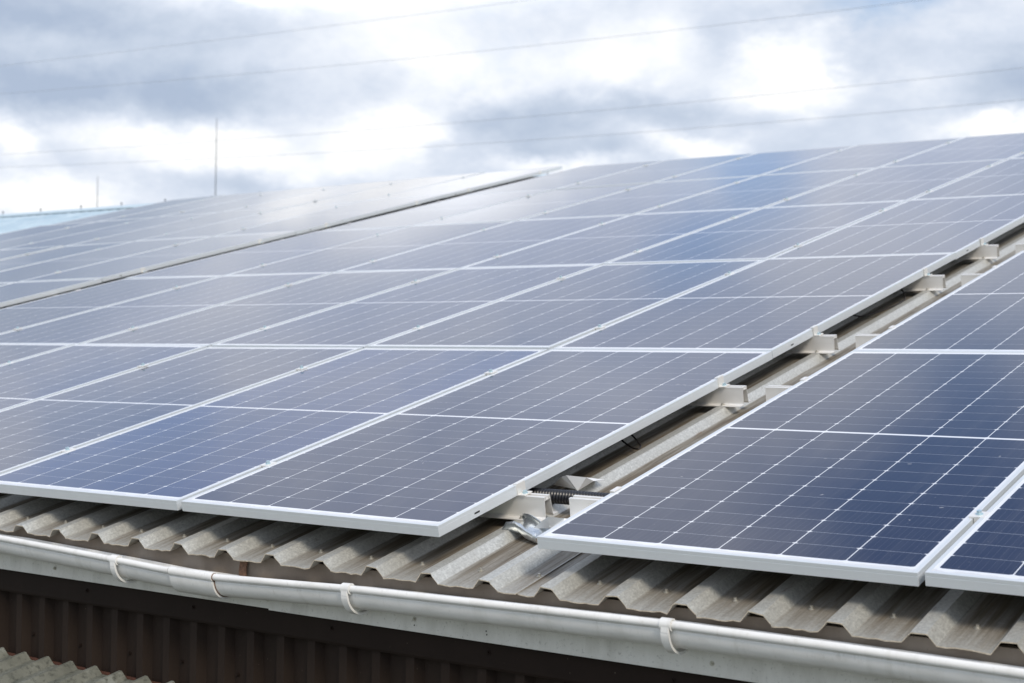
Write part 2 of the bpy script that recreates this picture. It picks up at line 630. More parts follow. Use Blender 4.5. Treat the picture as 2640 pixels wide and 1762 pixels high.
M['brown'] = wall_mat('brown_wall_paint', (0.020, 0.0124, 0.0085), (0.028, 0.0180, 0.0126))
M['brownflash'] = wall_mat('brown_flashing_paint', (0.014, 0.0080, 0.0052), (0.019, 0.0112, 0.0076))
tf = NT('bright_bent_steel')
nf = tf.noise(25, 5, 0.6)
tf.set(Base_Color=tf.ramp(nf, [(0.3, (0.82, 0.84, 0.85)), (0.7, (0.92, 0.93, 0.93))]), Metallic=0.15, Roughness=tf.range(nf, 0.3, 0.7, 0.45, 0.28))
M['bright'] = tf.m
M['silver'] = metal('shiny_galvanised_scrap', (0.72, 0.76, 0.79), 0.30, 0.8, 0.15, 40)
tg = NT('ground_grass_soil')
ng = tg.noise(0.6, 8, 0.7)
tg.set(Base_Color=tg.ramp(ng, [(0.35, (0.045, 0.07, 0.025)), (0.55, (0.075, 0.10, 0.04)), (0.7, (0.14, 0.12, 0.08))]), Roughness=0.95)
M['ground'] = tg.m

# ------------------------------------------------------------------ ground
GZ = -4.6
g = MB()
g.grid([[(x, y, GZ) for x in (-900, -60, -20, 0, 20, 60, 900)] for y in (-900, -60, -20, 0, 20, 60, 900)], False)
tag(g.build('ground', M['ground']), kind='structure')

# ------------------------------------------------------------------ building
bld = empty('steel_building')
tag(bld, 'long shed with galvanised corrugated roof, brown ribbed wall and solar panels on top', 'building')
RX0, RX1 = -20.0, 4.6
PIT = 0.198
U0 = -1.7836


def corrug_profile(x0, x1, pitch, phase, crest, slope, hi, lo, pan_sub=1):
    """u, w, dirt along a trapezoidal sheet; phase is a crest's left top edge"""
    out = []
    n0 = math.floor((x0 - phase) / pitch)
    n1 = math.ceil((x1 - phase) / pitch)
    pan = pitch - crest - 2 * slope
    for n in range(n0, n1):
        a = phase + n * pitch
        seq = [(a, hi, 0.22), (a + crest, hi, 0.18), (a + crest + 0.15 * slope, hi + (lo - hi) * 0.15, 0.0),
               (a + crest + 0.9 * slope, hi + (lo - hi) * 0.9, 0.08), (a + crest + slope, lo, 0.8)]
        for k in range(1, pan_sub):
            seq.append((a + crest + slope + pan * k / pan_sub, lo, 1.0))
        seq.append((a + crest + slope + pan, lo, 1.0))
        seq.append((a + pitch - 0.3 * slope, lo + (hi - lo) * 0.7, 0.5))
        out += seq
    return out


def sheet(name, prof, rows, mats, parent, thick, wav=0.0, to=None, edge_mi=1):
    """rows: list of (v, amplitude of edge waviness); extruded profile with thickness and a cut front edge"""
    mb = MB()
    dirt = []
    top, bot = [], []
    rnd = random.Random(3)
    ph = [rnd.uniform(-1, 1) for _ in prof]
    for v, amp, dm in rows:
        top.append([(u, v + 0.25 * amp * q, w + amp * q) for (u, w, d), q in zip(prof, ph)])
        bot.append([(u, v + 0.25 * amp * q, w + amp * q - thick) for (u, w, d), q in zip(prof, ph)])
    mb.grid(top, False)
    dirt += [d * r[2] for r in rows for (_, _, d) in prof]
    mb.grid([list(reversed(r)) for r in bot], False)
    dirt += [d for r in rows for (_, _, d) in reversed(prof)]
    mb.grid([bot[0], top[0]], False, edge_mi)
    dirt += [0.3] * (2 * len(prof))
    o = mb.build(name, mats, parent, to)
    at = o.data.attributes.new('dirt', 'FLOAT', 'POINT')
    at.data.foreach_set('value', dirt)
    return o


prof = corrug_profile(RX0, RX1, PIT, U0, 0.034, 0.024, W_CREST, W_PAN, 6)
# side lap of two sheets in one pan of the bare strip: a small step
prof2 = []
lap_u = U0 + 10 * PIT + 0.034 + 0.024 + 0.058
for p in prof:
    prof2.append(p)
    if abs(p[0] - lap_u) < 1e-4:
        prof2 += [(p[0] + 0.001, W_PAN + 0.0035, 0.5), (p[0] + 0.006, W_PAN + 0.0035, 0.6), (p[0] + 0.0065, W_PAN + 0.0005, 1.2)]
rows = [(EAVE_V, 0.0026, 0.45), (EAVE_V + 0.018, 0.0012, 0.62), (EAVE_V + 0.05, 0.0004, 0.75), (0.02, 0, 0.95), (0.35, 0, 1.2), (2.0, 0, 1.0),
        (4.5, 0, 1.0), (6.5, 0, 0.3), (8.0, 0, 0.0), (RIDGE_V, 0, 0.0)]
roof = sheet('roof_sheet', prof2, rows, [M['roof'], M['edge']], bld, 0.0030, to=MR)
# far slope of the same roof, falling away from the ridge
yr, zr = RIDGE_V * CP - W_CREST * SP, RIDGE_V * SP + W_CREST * CP
MB2 = Matrix.Translation((0, 2 * yr, 0)) @ Matrix.Scale(-1, 4, (0, 1, 0)) @ MR
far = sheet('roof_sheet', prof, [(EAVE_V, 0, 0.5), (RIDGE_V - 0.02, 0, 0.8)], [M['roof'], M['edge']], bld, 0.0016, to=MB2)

# roof screws just above the eave, one per pan
sm = MB()
sm.cyl((0, 0, 0), (0, 0, 0.0015), 0.0085, n=14)
sm.cyl((0, 0, 0.0012), (0, 0, 0.0028), 0.0068, n=14)
sm.cyl((0, 0, 0.0028), (0, 0, 0.0088), 0.0042, 0.0040, n=6, smooth=False)
sme = sm.mesh('screw', M['screw'])


def screw(parent, matrix, mesh=sme):
    o = bpy.data.objects.new('screw', mesh)
    col.objects.link(o)
    o.parent = parent
    o.matrix_basis = matrix
    return o


for n in range(-3, 21):
    u = U0 + n * PIT + 0.108 + random.uniform(-0.006, 0.006)
    screw(roof, Matrix.Translation((u, 0.030 + random.uniform(-0.007, 0.007), W_PAN)) @ Euler((random.uniform(-.08, .08), random.uniform(-.08, .08), random.random() * 6)).to_matrix().to_4x4())

# brown board under the sheets, galvanised fascia flashing, brown flashing and ribbed wall
eb = MB()
eb.box((RX0, -0.022, -0.215), (RX1, 0.012, -0.138))
eb.build('eave_board', M['board'], bld)
fa = MB()
cuts = [RX0, -5.6, -3.2, -0.615, 1.9, RX1]
for i in range(len(cuts) - 1):
    a, b = cuts[i], cuts[i + 1] + (0.02 if i < len(cuts) - 2 else 0)
    y = -0.026 - (0.0015 if i % 2 else 0.0)
    dz = -0.284 - (0.004 if i % 2 else 0.0)
    fa.extrude([(y, -0.203), (y, dz), (y + 0.0008, dz - 0.0045), (y + 0.022, dz - 0.007), (y + 0.022, dz - 0.0055), (y + 0.0022, dz - 0.003), (y + 0.0018, -0.203)], a, b)
fasc = fa.build('fascia', M['fascia'], bld)
for x in (-1.62, -0.88, -0.618, -0.052, 0.875, 1.42):
    screw(fasc, Matrix.Translation((x, -0.0275, -0.258 + random.uniform(-0.004, 0.004))) @ Matrix.Rotation(R(90), 4, 'X') @ Matrix.Scale(0.75, 4))
hm = MB()
hm.cyl((0, -0.0002, 0), (0, -0.0008, 0), 0.0022, n=8)
hme = hm.mesh('nail_hole', M['dark'])
for x, z in ((-0.80, -0.262), (-0.052, -0.274), (0.196, -0.262), (0.198, -0.271), (-0.60, -0.25)):
    o = bpy.data.objects.new('nail_hole', hme)
    col.objects.link(o)
    o.parent = fasc
    o.location = (x, -0.0278, z)
fl = MB()
fl.extrude([(0.004, -0.27), (0.004, -0.365), (0.0075, -0.372), (0.009, -0.371), (0.0065, -0.364), (0.0065, -0.27)], RX0, RX1)
flash = fl.build('wall_flashing', M['brownflash'], bld)
dsm = MB()
dsm.cyl((0, 0, 0), (0, 0, 0.002), 0.0075, n=12)
dsm.cyl((0, 0, 0.002), (0, 0, 0.007), 0.0045, n=6, smooth=False)
dsme = dsm.mesh('screw', M['brownflash'])
for x in (-1.99, -1.46, -0.945, -0.36, 0.21, 0.78):
    screw(flash, Matrix.Translation((x - 0.03, 0.004, -0.325)) @ Matrix.Rotation(R(90), 4, 'X'), dsme)
wl_ = MB()
wp = []
wpit = 0.1262
x = RX0
n0 = math.floor((RX0 + 1.8547) / wpit)
n1 = math.ceil((RX1 + 1.8547) / wpit)
for n in range(n0, n1):
    a = -1.8547 + n * wpit            # right top edge of a rib's crest
    wp += [(a - 0.046, 0.046), (a - 0.030, 0.018), (a, 0.018), (a + 0.016, 0.046)]
wl_.grid([[(px, py, zz) for px, py in wp] for zz in (GZ, -0.9, -0.355)], False)
wall = wl_.build('wall_cladding', M['brown'], bld)
for n in range(-3, 16, 1):
    if n % 2 == 0:
        screw(wall, Matrix.Translation((-1.8547 + n * wpit + 0.032, 0.046, -0.515 - 0.004 * (n % 3))) @ Matrix.Rotation(R(90), 4, 'X'), dsme)
# other walls of the shed
bw = MB()
yb = 2 * yr - 0.04
bw.box((RX0 + 0.05, 0.06, GZ), (RX0 + 0.09, yb, -0.15))
bw.box((RX1 - 0.09, 0.06, GZ), (RX1 - 0.05, yb, -0.15))
bw.box((RX0 + 0.05, yb, GZ), (RX1 - 0.05, yb + 0.04, -0.15))
for xx in (RX0 + 0.05, RX1 - 0.09):
    bw.add([(xx, 0.06, -0.15), (xx, yb, -0.15), (xx, yr, zr - 0.05), (xx + 0.04, 0.06, -0.15), (xx + 0.04, yb, -0.15), (xx + 0.04, yr, zr - 0.05)],
           [(0, 2, 1), (3, 4, 5), (0, 3, 5, 2), (1, 2, 5, 4)])
bw.build('gable_wall', M['brown'], bld)

# ridge cap: a shallow folded sheet with screws standing on it and foam gaps under its edge
rc = MB()
rw = W_CREST
ra = 0.26
pr = []
for dv, dw in ((-ra, 0.008), (-ra + 0.004, 0.016), (-0.02, 0.020), (0.0, 0.022)):
    v = RIDGE_V + dv
    w = rw + dw
    pr.append((v * CP - w * SP, v * SP + w * CP))
for y, z in list(reversed(pr[:-1])):
    pr.append((2 * yr - y, z))
rc.extrude(pr + [(y, z - 0.002) for y, z in reversed(pr)], RX0, RX1)
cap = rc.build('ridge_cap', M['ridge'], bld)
rsm = MB()
rsm.cyl((0, 0, 0), (0, 0, 0.028), 0.006, n=8)
rsm.cyl((0, 0, 0.028), (0, 0, 0.050), 0.013, 0.011, n=8)
rsme = rsm.mesh('screw', M['rod'])
for k in range(16):
    xx = -16.85 + k * 0.905 + random.uniform(-.04, .04)
    v = RIDGE_V - 0.04
    screw(cap, Matrix.Translation((xx, v * CP - (rw + 0.02) * SP, v * SP + (rw + 0.02) * CP)), rsme)

# lean-to roof below the wall
LP = R(11.0)
lprof = corrug_profile(RX0, RX1, 0.1252, -1.823, 0.012, 0.022, 0.0, -0.026, 1)
MLEAN = Matrix.Translation((0, 0.006, -0.570)) @ Matrix.Rotation(LP, 4, 'X')
lean = sheet('lean_to_roof', lprof, [(-3.4, 0, 1), (-1.0, 0, 1), (0.0, 0, 1)], [M['lean'], M['lean']], bld, 0.0016, to=MLEAN)
fo = MB()
fo.box((RX0, 0.014, -0.599), (RX1, 0.034, -0.592))
fo.build('foam_strip', M['foam'], bld)
lw = MB()
ly = -3.3
lw.box((RX0 + 0.1, ly, GZ), (RX1 - 0.1, ly + 0.08, -0.57 - 3.4 * math.sin(LP) - 0.03))
lw.build('lean_to_wall', M['brown'], bld)

# ------------------------------------------------------------------ gutter
GUT = [(-8, -0.150), (-2.6, -0.146), (-1.775, -0.1490), (-1.35, -0.1640), (-1.163, -0.1712), (-0.98, -0.1795), (-0.92, -0.1815), (-0.733, -0.1830), (-0.45, -0.1735), (-0.199, -0.1645), (0.45, -0.1540), (0.815, -0.1490), (1.25, -0.1510), (1.652, -0.156), (2.6, -0.166), (4.4, -0.18)]
GR, GYC = 0.054, -0.082      # radius and centre line


def gz(x):
    for (a, za), (b, zb) in zip(GUT, GUT[1:]):
        if a <= x <= b:
            t = (x - a) / (b - a)
            return za + (zb - za) * t
    return GUT[0][1] if x < GUT[0][0] else GUT[-1][1]


def gutter_section(r, bead, thick, a0=180, a1=360):
    """closed (y, z) profile, z = 0 at the top of the bead; trough opens upwards"""
    zc = -bead - 0.002
    pts = []
    n = 20
    for i in range(n + 1):                       # outside of the half round, front to back
        t = R(180 + 180 * i / n)
        pts.append((GYC + r * math.cos(t), zc + r * math.sin(t)))
    pts.append((GYC + r, -0.018))
    pts.append((GYC + r - thick, -0.018))
    for i in range(n, -1, -1):
        t = R(180 + 180 * i / n)
        pts.append((GYC + (r - thick) * math.cos(t), zc + (r - thick) * math.sin(t)))
    return pts


def sweep(mb, prof_, xs, zf, closed=True, smooth=True):
    n = len(prof_)
    vs, fs = [], []
    for xx in xs:
        vs += [(xx, y, z + zf(xx)) for y, z in prof_]
    m = n if closed else n - 1
    for i in range(len(xs) - 1):
        for k in range(m):
            fs.append((i * n + k, (i + 1) * n + k, (i + 1) * n + (k + 1) % n, i * n + (k + 1) % n))
    mb.add(vs, fs, smooth)
    if closed:
        e = (len(xs) - 1) * n
        mb.add(vs, [tuple(range(n)), tuple(range(e + n - 1, e - 1, -1))], False)


def bead_profile(r, yc, zc, n=16):
    return [(yc + r * math.cos(2 * math.pi * i / n), zc + r * math.sin(2 * math.pi * i / n)) for i in range(n)]


gut = empty('rain_gutter', Matrix.Translation((0, 0, 0)))
tag(gut, 'white half-round rain gutter with a sagging joint, hung along the eave below the corrugated sheets', 'gutter')
xs = [x / 20 for x in range(-160, 89)]
BR = 0.0105
tr = MB()
sweep(tr, gutter_section(GR, 0.018, 0.0022), xs, gz)
sweep(tr, bead_profile(BR, GYC - GR - 0.001, -BR), xs, gz)
tr.build('gutter_trough', M['gutter'], gut)
sl = MB()
sxs = [-0.922 + 0.188 * i / 10 for i in range(11)]
sweep(sl, gutter_section(GR + 0.008, 0.018, 0.006), sxs, gz)
sweep(sl, bead_profile(BR + 0.0042, GYC - GR - 0.001, -BR), sxs, gz)
slv = sl.build('joint_sleeve', M['gutter'], gut)
# dark grime ring where the sleeve ends
gr_ = MB()
sweep(gr_, gutter_section(GR + 0.0022, 0.018, 0.002), [-0.7345, -0.7315], gz)
sweep(gr_, bead_profile(BR + 0.0016, GYC - GR - 0.001, -BR), [-0.7345, -0.7315], gz)
gr_.build('joint_ring', M['rust'], gut)
gl = MB()  # added ring whose dark colour imitates the shaded gap at the sleeve's left step
sweep(gl, gutter_section(GR + 0.003, 0.018, 0.003), [-0.9265, -0.9215], gz)
sweep(gl, bead_profile(BR + 0.0012, GYC - GR - 0.001, -BR), [-0.9265, -0.9215], gz)
gl.build('joint_ring', M['grime'], gut)


def bracket(xc):
    mb = MB()
    w = 0.022
    outer, inner = GR + 0.016, GR + 0.0095
    zc = -0.020
    n = 22
    ptsO = [(GYC + outer * math.cos(R(188 + 170 * i / n)), zc + outer * 0.98 * math.sin(R(188 + 170 * i / n))) for i in range(n + 1)]
    ptsI = [(GYC + inner * math.cos(R(188 + 170 * i / n)), zc + inner * 0.98 * math.sin(R(188 + 170 * i / n))) for i in range(n + 1)]
    sweep(mb, ptsO + list(reversed(ptsI)), [xc - w / 2, xc - w * 0.2, xc + w / 2], gz)
    # clip wrapped over the bead
    w2 = 0.030
    zb = -BR
    yb_ = GYC - GR - 0.001
    clipO = [(yb_ + (BR + 0.0052) * math.cos(R(20 + 250 * i / 16)), zb + (BR + 0.0052) * math.sin(R(20 + 250 * i / 16))) for i in range(17)]
    clipI = [(yb_ + (BR + 0.0006) * math.cos(R(20 + 250 * i / 16)), zb + (BR + 0.0006) * math.sin(R(20 + 250 * i / 16))) for i in range(17)]
    sweep(mb, clipO + list(reversed(clipI)), [xc - w2 / 2, xc + w2 / 2], gz)
    mb.box((xc - 0.011, yb_ - BR - 0.0045, gz(xc) - 0.030), (xc + 0.011, yb_ - BR + 0.003, gz(xc) - 0.012))
    o = mb.build('gutter_bracket', M['gutter'], gut)
    bevel(o, 0.0012, 2)
    return o


for xc in (-2.16, -1.178, -0.205, 0.812, 1.83, 2.85):
    bracket(xc)
hs = MB()
hs.extrude([(-0.0235, -0.140), (-0.030, -0.152), (-0.036, -0.185), (-0.034, -0.200), (-0.031, -0.200), (-0.033, -0.185), (-0.027, -0.152), (-0.0225, -0.144)], -0.735, -0.705)
hs.build('hanger_strap', M['rust'], gut)

# ------------------------------------------------------------------ solar panels
FW, FL, FD = 1.038, 2.1600, 0.0330


def frame_mesh():
    pr_ = [(-0.0110, 0.0), (-0.0007, 0.0), (0, -0.0007), (0, -0.0085), (-0.0004, -0.0090), (-0.0004, -0.0098), (0, -0.0103),
           (0, -FD + 0.0006), (-0.0006, -FD), (-0.028, -FD), (-0.028, -FD + 0.0015), (-0.0018, -FD + 0.0015), (-0.0018, -0.0065), (-0.0110, -0.0065)]
    n = len(pr_)
    vs, fs = [], []
    for sx, sy in ((-1, -1), (1, -1), (1, 1), (-1, 1)):
        for o, w in pr_:
            vs.append((sx * (FW / 2 + o), sy * (FL / 2 + o), w))
    for c in range(4):
        d = (c + 1) % 4
        for k in range(n):
            kk = (k + 1) % n
            fs.append((c * n + k, c * n + kk, d * n + kk, d * n + k))
    mb = MB()
    mb.add(vs, fs, False)
    # narrow drain slot punched low in each long side
    for sx in (-1, 1):
        a = sx * (FW / 2)
        mb.box((min(a, a + sx * 0.0006), FL / 2 - 1.99, -0.022), (max(a, a + sx * 0.0006), FL / 2 - 1.965, -0.017), 1)
    return mb.mesh('frame', [M['alu'], M['dark']])


frame_me = frame_mesh()
gm = MB()
hx, hy = FW / 2 - 0.0105, FL / 2 - 0.0105
gm.add([(-hx, -hy, -0.0014), (hx, -hy, -0.0014), (hx, hy, -0.0014), (-hx, hy, -0.0014)], [(0, 1, 2, 3)], mi=0)
gm.add([(-hx, -hy, -0.0060), (hx, -hy, -0.0060), (hx, hy, -0.0060), (-hx, hy, -0.0060)], [(3, 2, 1, 0)], mi=1)
glass_me = gm.mesh('cell_glass', [M['glass'], M['backsheet']])

panel = empty('solar_panel')
for nm, me in (('frame', frame_me), ('cell_glass', glass_me)):
    o = bpy.data.objects.new(nm, me)
    col.objects.link(o)
    o.parent = panel
first_panel = [True]
rt = random.Random(11)


def place_panel(u, v, w, label, group, extra=None, tint=None):
    o = panel if first_panel[0] else copy_tree(panel)
    first_panel[0] = False
    tilt = Euler((R(rt.gauss(0, 0.12)), R(rt.gauss(0, 0.16)), 0)).to_matrix().to_4x4()
    base_ = roof_at(u + rt.uniform(-0.0018, 0.0018), v + rt.uniform(-0.0015, 0.0015), w)
    o.matrix_world = base_ @ (extra or Matrix()) @ tilt
    k = 0.35 + 0.6 * rt.random() if tint is None else tint
    for ch in o.children:              # cell batch: from dull violet (0) to blue (1)
        ch.color = (0.015 - 0.004 * k, 0.013 + 0.008 * k, 0.030 + 0.045 * k, 1)
    tag(o, label, 'solar panel', group)
    return o


def cen(u_right, r):
    return u_right - 0.010 - FW / 2, r * PL + PL / 2 - 0.0005


for r in range(5):
    for k in range(6):
        if r == 0 and k == 5:
            pass
        u, v = cen(-k * PW + 0.010, r)
        row = ROWN[r]
        if k == 0:
            lab = f'solar panel, {row} row of the middle array, right beside the bare roof strip'
        elif k == 5:
            lab = f'solar panel, {row} row of the middle array, last column beside the dark gap'
        else:
            lab = f'solar panel, {row} row of the middle array, {NUM[k]} column left of bare strip'
        place_panel(u, v, 0, lab, 'solar panels of the middle array', tint={(0, 0): 0.55, (0, 1): 1.9, (0, 2): 0.65, (0, 3): 0.9, (1, 0): 0.6, (1, 1): 0.6}.get((r, k)))

BU = -6.583


def bw_(u, v):
    return 0.009 + 0.0085 * (u - BU) + 0.002 * (v - 4.33)


BM = Matrix.Rotation(math.atan(-0.0085), 4, 'Y') @ Matrix.Rotation(math.atan(0.002), 4, 'X')
for r in range(1, 5):
    for k in range(6):
        if (r == 1 and k > 2) or (r == 2 and k > 4):
            continue
        u, v = cen(BU - k * PW, r)
        row = ROWN[r]
        if k == 0:
            lab = f'distant solar panel, {row} row of the far left array, beside the dark gap'
        else:
            lab = f'distant solar panel, {row} row of the far left array, {NUM[k]} column past dark gap'
        place_panel(u, v, bw_(u, v), lab, 'solar panels of the far left array', BM)

CU = 0.3238
for r in range(3):
    for k in range(3):
        u, v = cen(CU + (k + 1) * PW, r)
        row = ROWN[r]
        if k == 0:
            lab = f'large near solar panel of the right array, {row} row, along the bare roof strip'
        else:
            lab = f'solar panel of the right array, {row} row, {NUM[k]} column right of the bare roof strip'
        place_panel(u, v, 0, lab, 'solar panels of the right array', tint=0.15)

# ------------------------------------------------------------------ mounting rails
RV = (0.408, 1.722)          # where the two rails sit under each row


def rail_profile(s=1):
    """hat-shaped aluminium extrusion, (v, w) about the rail's centre line, top at -FD"""
    t = -FD - 0.0006
    b = W_CREST + 0.0006
    return [(-0.047, b), (-0.047, b + 0.0025), (-0.0235, b + 0.0028), (-0.0205, b + 0.006), (-0.0165, t - 0.010), (-0.0165, t),
            (-0.006, t), (-0.006, t - 0.009), (0.006, t - 0.009), (0.006, t), (0.0165, t), (0.0165, t - 0.010), (0.0205, b + 0.006), (0.0235, b + 0.0028), (0.047, b + 0.0025), (0.047, b),
            (0.0215, b), (0.0180, b + 0.006), (0.0143, t - 0.011), (0.008, t - 0.0115), (-0.008, t - 0.0115), (-0.0143, t - 0.011), (-0.0180, b + 0.006), (-0.0215, b)]


def rail(u0, u1, v, w, label, group, screws, mtx=None):
    root = empty('mounting_rail', roof_at(0, v, w) @ (mtx or Matrix()))
    tag(root, label, 'rail', group)
    mb = MB()
    mb.extrude(rail_profile(), u0, u1, caps=True)
    mb.build('rail_profile', M['rail'], root)
    for su in screws:
        screw(root, Matrix.Translation((su, -0.034, W_CREST + 0.0030)))
    return root


for r in range(5):
    for j in (0, 1):
        v = r * PL + RV[j]
        du = random.uniform(-0.006, 0.006)
        lab = f'pale aluminium rail ending in the bare roof strip, {("lower", "upper")[j]} rail under middle array {ROWN[r]} row'
        sc_ = [U0 + 9 * PIT + 0.018] if r < 3 else []
        rail(-6.40, 0.090 + du, v, 0, lab, 'rails under the middle array', sc_)
for r in range(1, 5):
    for j in (0, 1):
        v = r * PL + RV[j]
        w = bw_(-6.9, v)
        lab = f'distant rail under the far left array, {("lower", "upper")[j]} rail of the {ROWN[r]} row'
        rail(-8.2, BU + 0.075, v, 0.0, lab, 'rails under the far left array', [])
for r in range(3):
    for j in (0, 1):
        v = r * PL + RV[j]
        lab = f'white rail end poking out left of right array, {("lower", "upper")[j]} rail of its {ROWN[r]} row'
        rail(0.177 + random.uniform(-0.003, 0.004), 3.55, v + 0.012, 0, lab, 'rails under the right array', [])

# ------------------------------------------------------------------ clamps
mc = MB()
mc.box((-0.019, -0.022, 0.0006), (0.019, 0.022, 0.0042))
mc.box((-0.0075, -0.022, -0.020), (0.0075, 0.022, 0.0005))
mb_ = MB()
mb_.cyl((0, 0, 0.0042), (0, 0, 0.0056), 0.0095, n=14)
mb_.cyl((0, 0, 0.0056), (0, 0, 0.0140), 0.0068, 0.0066, n=6, smooth=False)
ec = MB()   # end clamp on the free side of a panel; local +x points away from the panel
pe = [(-0.010, 0.0005), (-0.010, 0.0040), (0.0046, 0.0040), (0.0046, -FD + 0.004), (0.028, -FD + 0.004), (0.028, -FD + 0.0005), (0.0012, -FD + 0.0005), (0.0012, 0.0005)]
nn = len(pe)
ec.add([(a, -0.021, b) for a, b in pe] + [(a, 0.021, b) for a, b in pe],
       [(i, (i + 1) % nn, nn + (i + 1) % nn, nn + i) for i in range(nn)] + [tuple(range(nn - 1, -1, -1)), tuple(range(nn, 2 * nn))])
eb_ = MB()
eb_.cyl((0.0165, 0, -FD + 0.004), (0.0165, 0, -FD + 0.0056), 0.0088, n=14)
eb_.cyl((0.0165, 0, -FD + 0.0056), (0.0165, 0, -FD + 0.0125), 0.0065, n=6, smooth=False)
me_mid, me_midb = mc.mesh('clamp_plate', M['rail']), mb_.mesh('bolt', M['bolt'])
me_end, me_endb = ec.mesh('clamp_bracket', M['rail']), eb_.mesh('bolt', M['bolt'])


def clamp_proto(name, a, b, an):
    root = empty(name)
    for nm, me in ((an, a), ('bolt', b)):
        o = bpy.data.objects.new(nm, me)
        col.objects.link(o)
        o.parent = root
    return root


protos = {'mid': [clamp_proto('panel_clamp', me_mid, me_midb, 'clamp_plate'), True],
          'end': [clamp_proto('end_clamp', me_end, me_endb, 'clamp_bracket'), True]}


def clamp(kind, u, v, w, label, group, flip=False):
    p = protos[kind]
    o = p[0] if p[1] else copy_tree(p[0])
    p[1] = False
    m = roof_at(u, v + random.uniform(-0.006, 0.006), w)
    if flip:
        m = m @ Matrix.Rotation(math.pi, 4, 'Z')
    o.matrix_world = m
    tag(o, label, 'clamp', group)


LU = ('lower', 'upper')
for r in range(5):
    for j in (0, 1):
        v = r * PL + RV[j]
        clamp('end', 0.0, v, 0, f'silver end clamp with bolt at the bare strip, {LU[j]} rail of middle array {ROWN[r]} row',
              'end clamps along the bare roof strip')
        clamp('end', -5 * PW - FW, v, 0, f'small end clamp at dark gap, left edge of middle array, {LU[j]} rail, {ROWN[r]} row',
              'end clamps along the dark gap', True)
        for k in range(5):
            if r == 0 and k == 4:
                continue
            clamp('mid', -(k + 1) * PW + 0.010, v, 0,
                  f'bolted clamp between {NUM[k]} and {NUM[k + 1]} columns of middle array, {LU[j]} rail, {ROWN[r]} row', 'clamps of the middle array')
for r in range(1, 5):
    for j in (0, 1):
        v = r * PL + RV[j]
        if r > 1:
            clamp('end', BU - 0.010, v, bw_(BU, v), f'pale end clamp on far left array beside dark gap, {LU[j]} rail, {ROWN[r]} row',
                  'end clamps of the far left array')
        for k in range(5):
            if (r == 1 and k > 1) or (r == 2 and k > 3):
                continue
            u = BU - (k + 1) * PW
            clamp('mid', u, v, bw_(u, v), f'tiny clamp, {NUM[k]} and {NUM[k + 1]} columns of far left array, {LU[j]} rail, {ROWN[r]} row',
                  'clamps of the far left array')
for r in range(2):
    for j in (0, 1):
        v = r * PL + RV[j]
        clamp('end', CU + 0.010, v, 0, f'white end clamp on left edge of the right array, {LU[j]} rail of its {ROWN[r]} row',
              'end clamps of the right array', True)
        clamp('mid', CU + PW + 0.000, v, 0, f'bolted clamp in the seam between the right array panels, {LU[j]} rail, {ROWN[r]} row', 'clamps of the right array')

# ------------------------------------------------------------------ things lying in the bare strip
# black corrugated conduit crossing from the middle to the right array
cd = MB()
fine_p, fine_r = [], []
for i in range(96):
    u0_ = -0.34 + 0.0104 * i
    for du, rr in ((0.0, 0.0170), (0.0034, 0.0170), (0.0046, 0.0226), (0.0084, 0.0226), (0.0096, 0.0170)):
        u = u0_ + du
        fine_p.append((u, 0.515 + 0.012 * math.sin(2.2 * u + 0.4), -0.0780 + 0.004 * math.cos(4 * u)))
        fine_r.append(rr)
cd.tube(fine_p, fine_r, 20)
tag(cd.build('cable_conduit', M['conduit'], None, MR), 'black corrugated plastic conduit crossing the bare roof strip behind the nearest rail', 'conduit')

c1 = MB()
c1.tube(spline([(-0.26, 1.235, -0.060), (-0.17, 1.215, -0.075), (-0.118, 1.180, -0.088), (-0.068, 1.142, -0.095), (-0.025, 1.110, -0.096), (-0.002, 1.102, -0.094), (-0.006, 1.124, -0.090),
                (-0.046, 1.169, -0.086), (-0.084, 1.202, -0.078), (-0.14, 1.245, -0.062), (-0.25, 1.30, -0.05)], 10), 0.0032, 8)
tag(c1.build('loose_cable', M['cable'], None, MR), 'short loop of thin black cable poking from under the bottom row panel edge', 'cable', 'cables hanging out under the panels')
c2 = MB()
c2.tube(spline([(-0.30, 3.40, -0.060), (-0.21, 3.345, -0.085), (-0.141, 3.312, -0.102), (-0.100, 3.290, -0.106), (-0.073, 3.317, -0.106), (-0.041, 3.397, -0.104), (-0.008, 3.469, -0.097),
                (-0.004, 3.575, -0.096), (-0.026, 3.669, -0.098), (-0.077, 3.784, -0.090), (-0.138, 3.870, -0.078), (-0.25, 3.95, -0.055)], 10), 0.0036, 8)
tag(c2.build('loose_cable', M['cable'], None, MR), 'long drooping black cable under the second row edge, lying in the roof pan', 'cable', 'cables hanging out under the panels')


def solid(o, th):
    m = o.modifiers.new('thickness', 'SOLIDIFY')
    m.thickness = th
    m.offset = 1
    return o


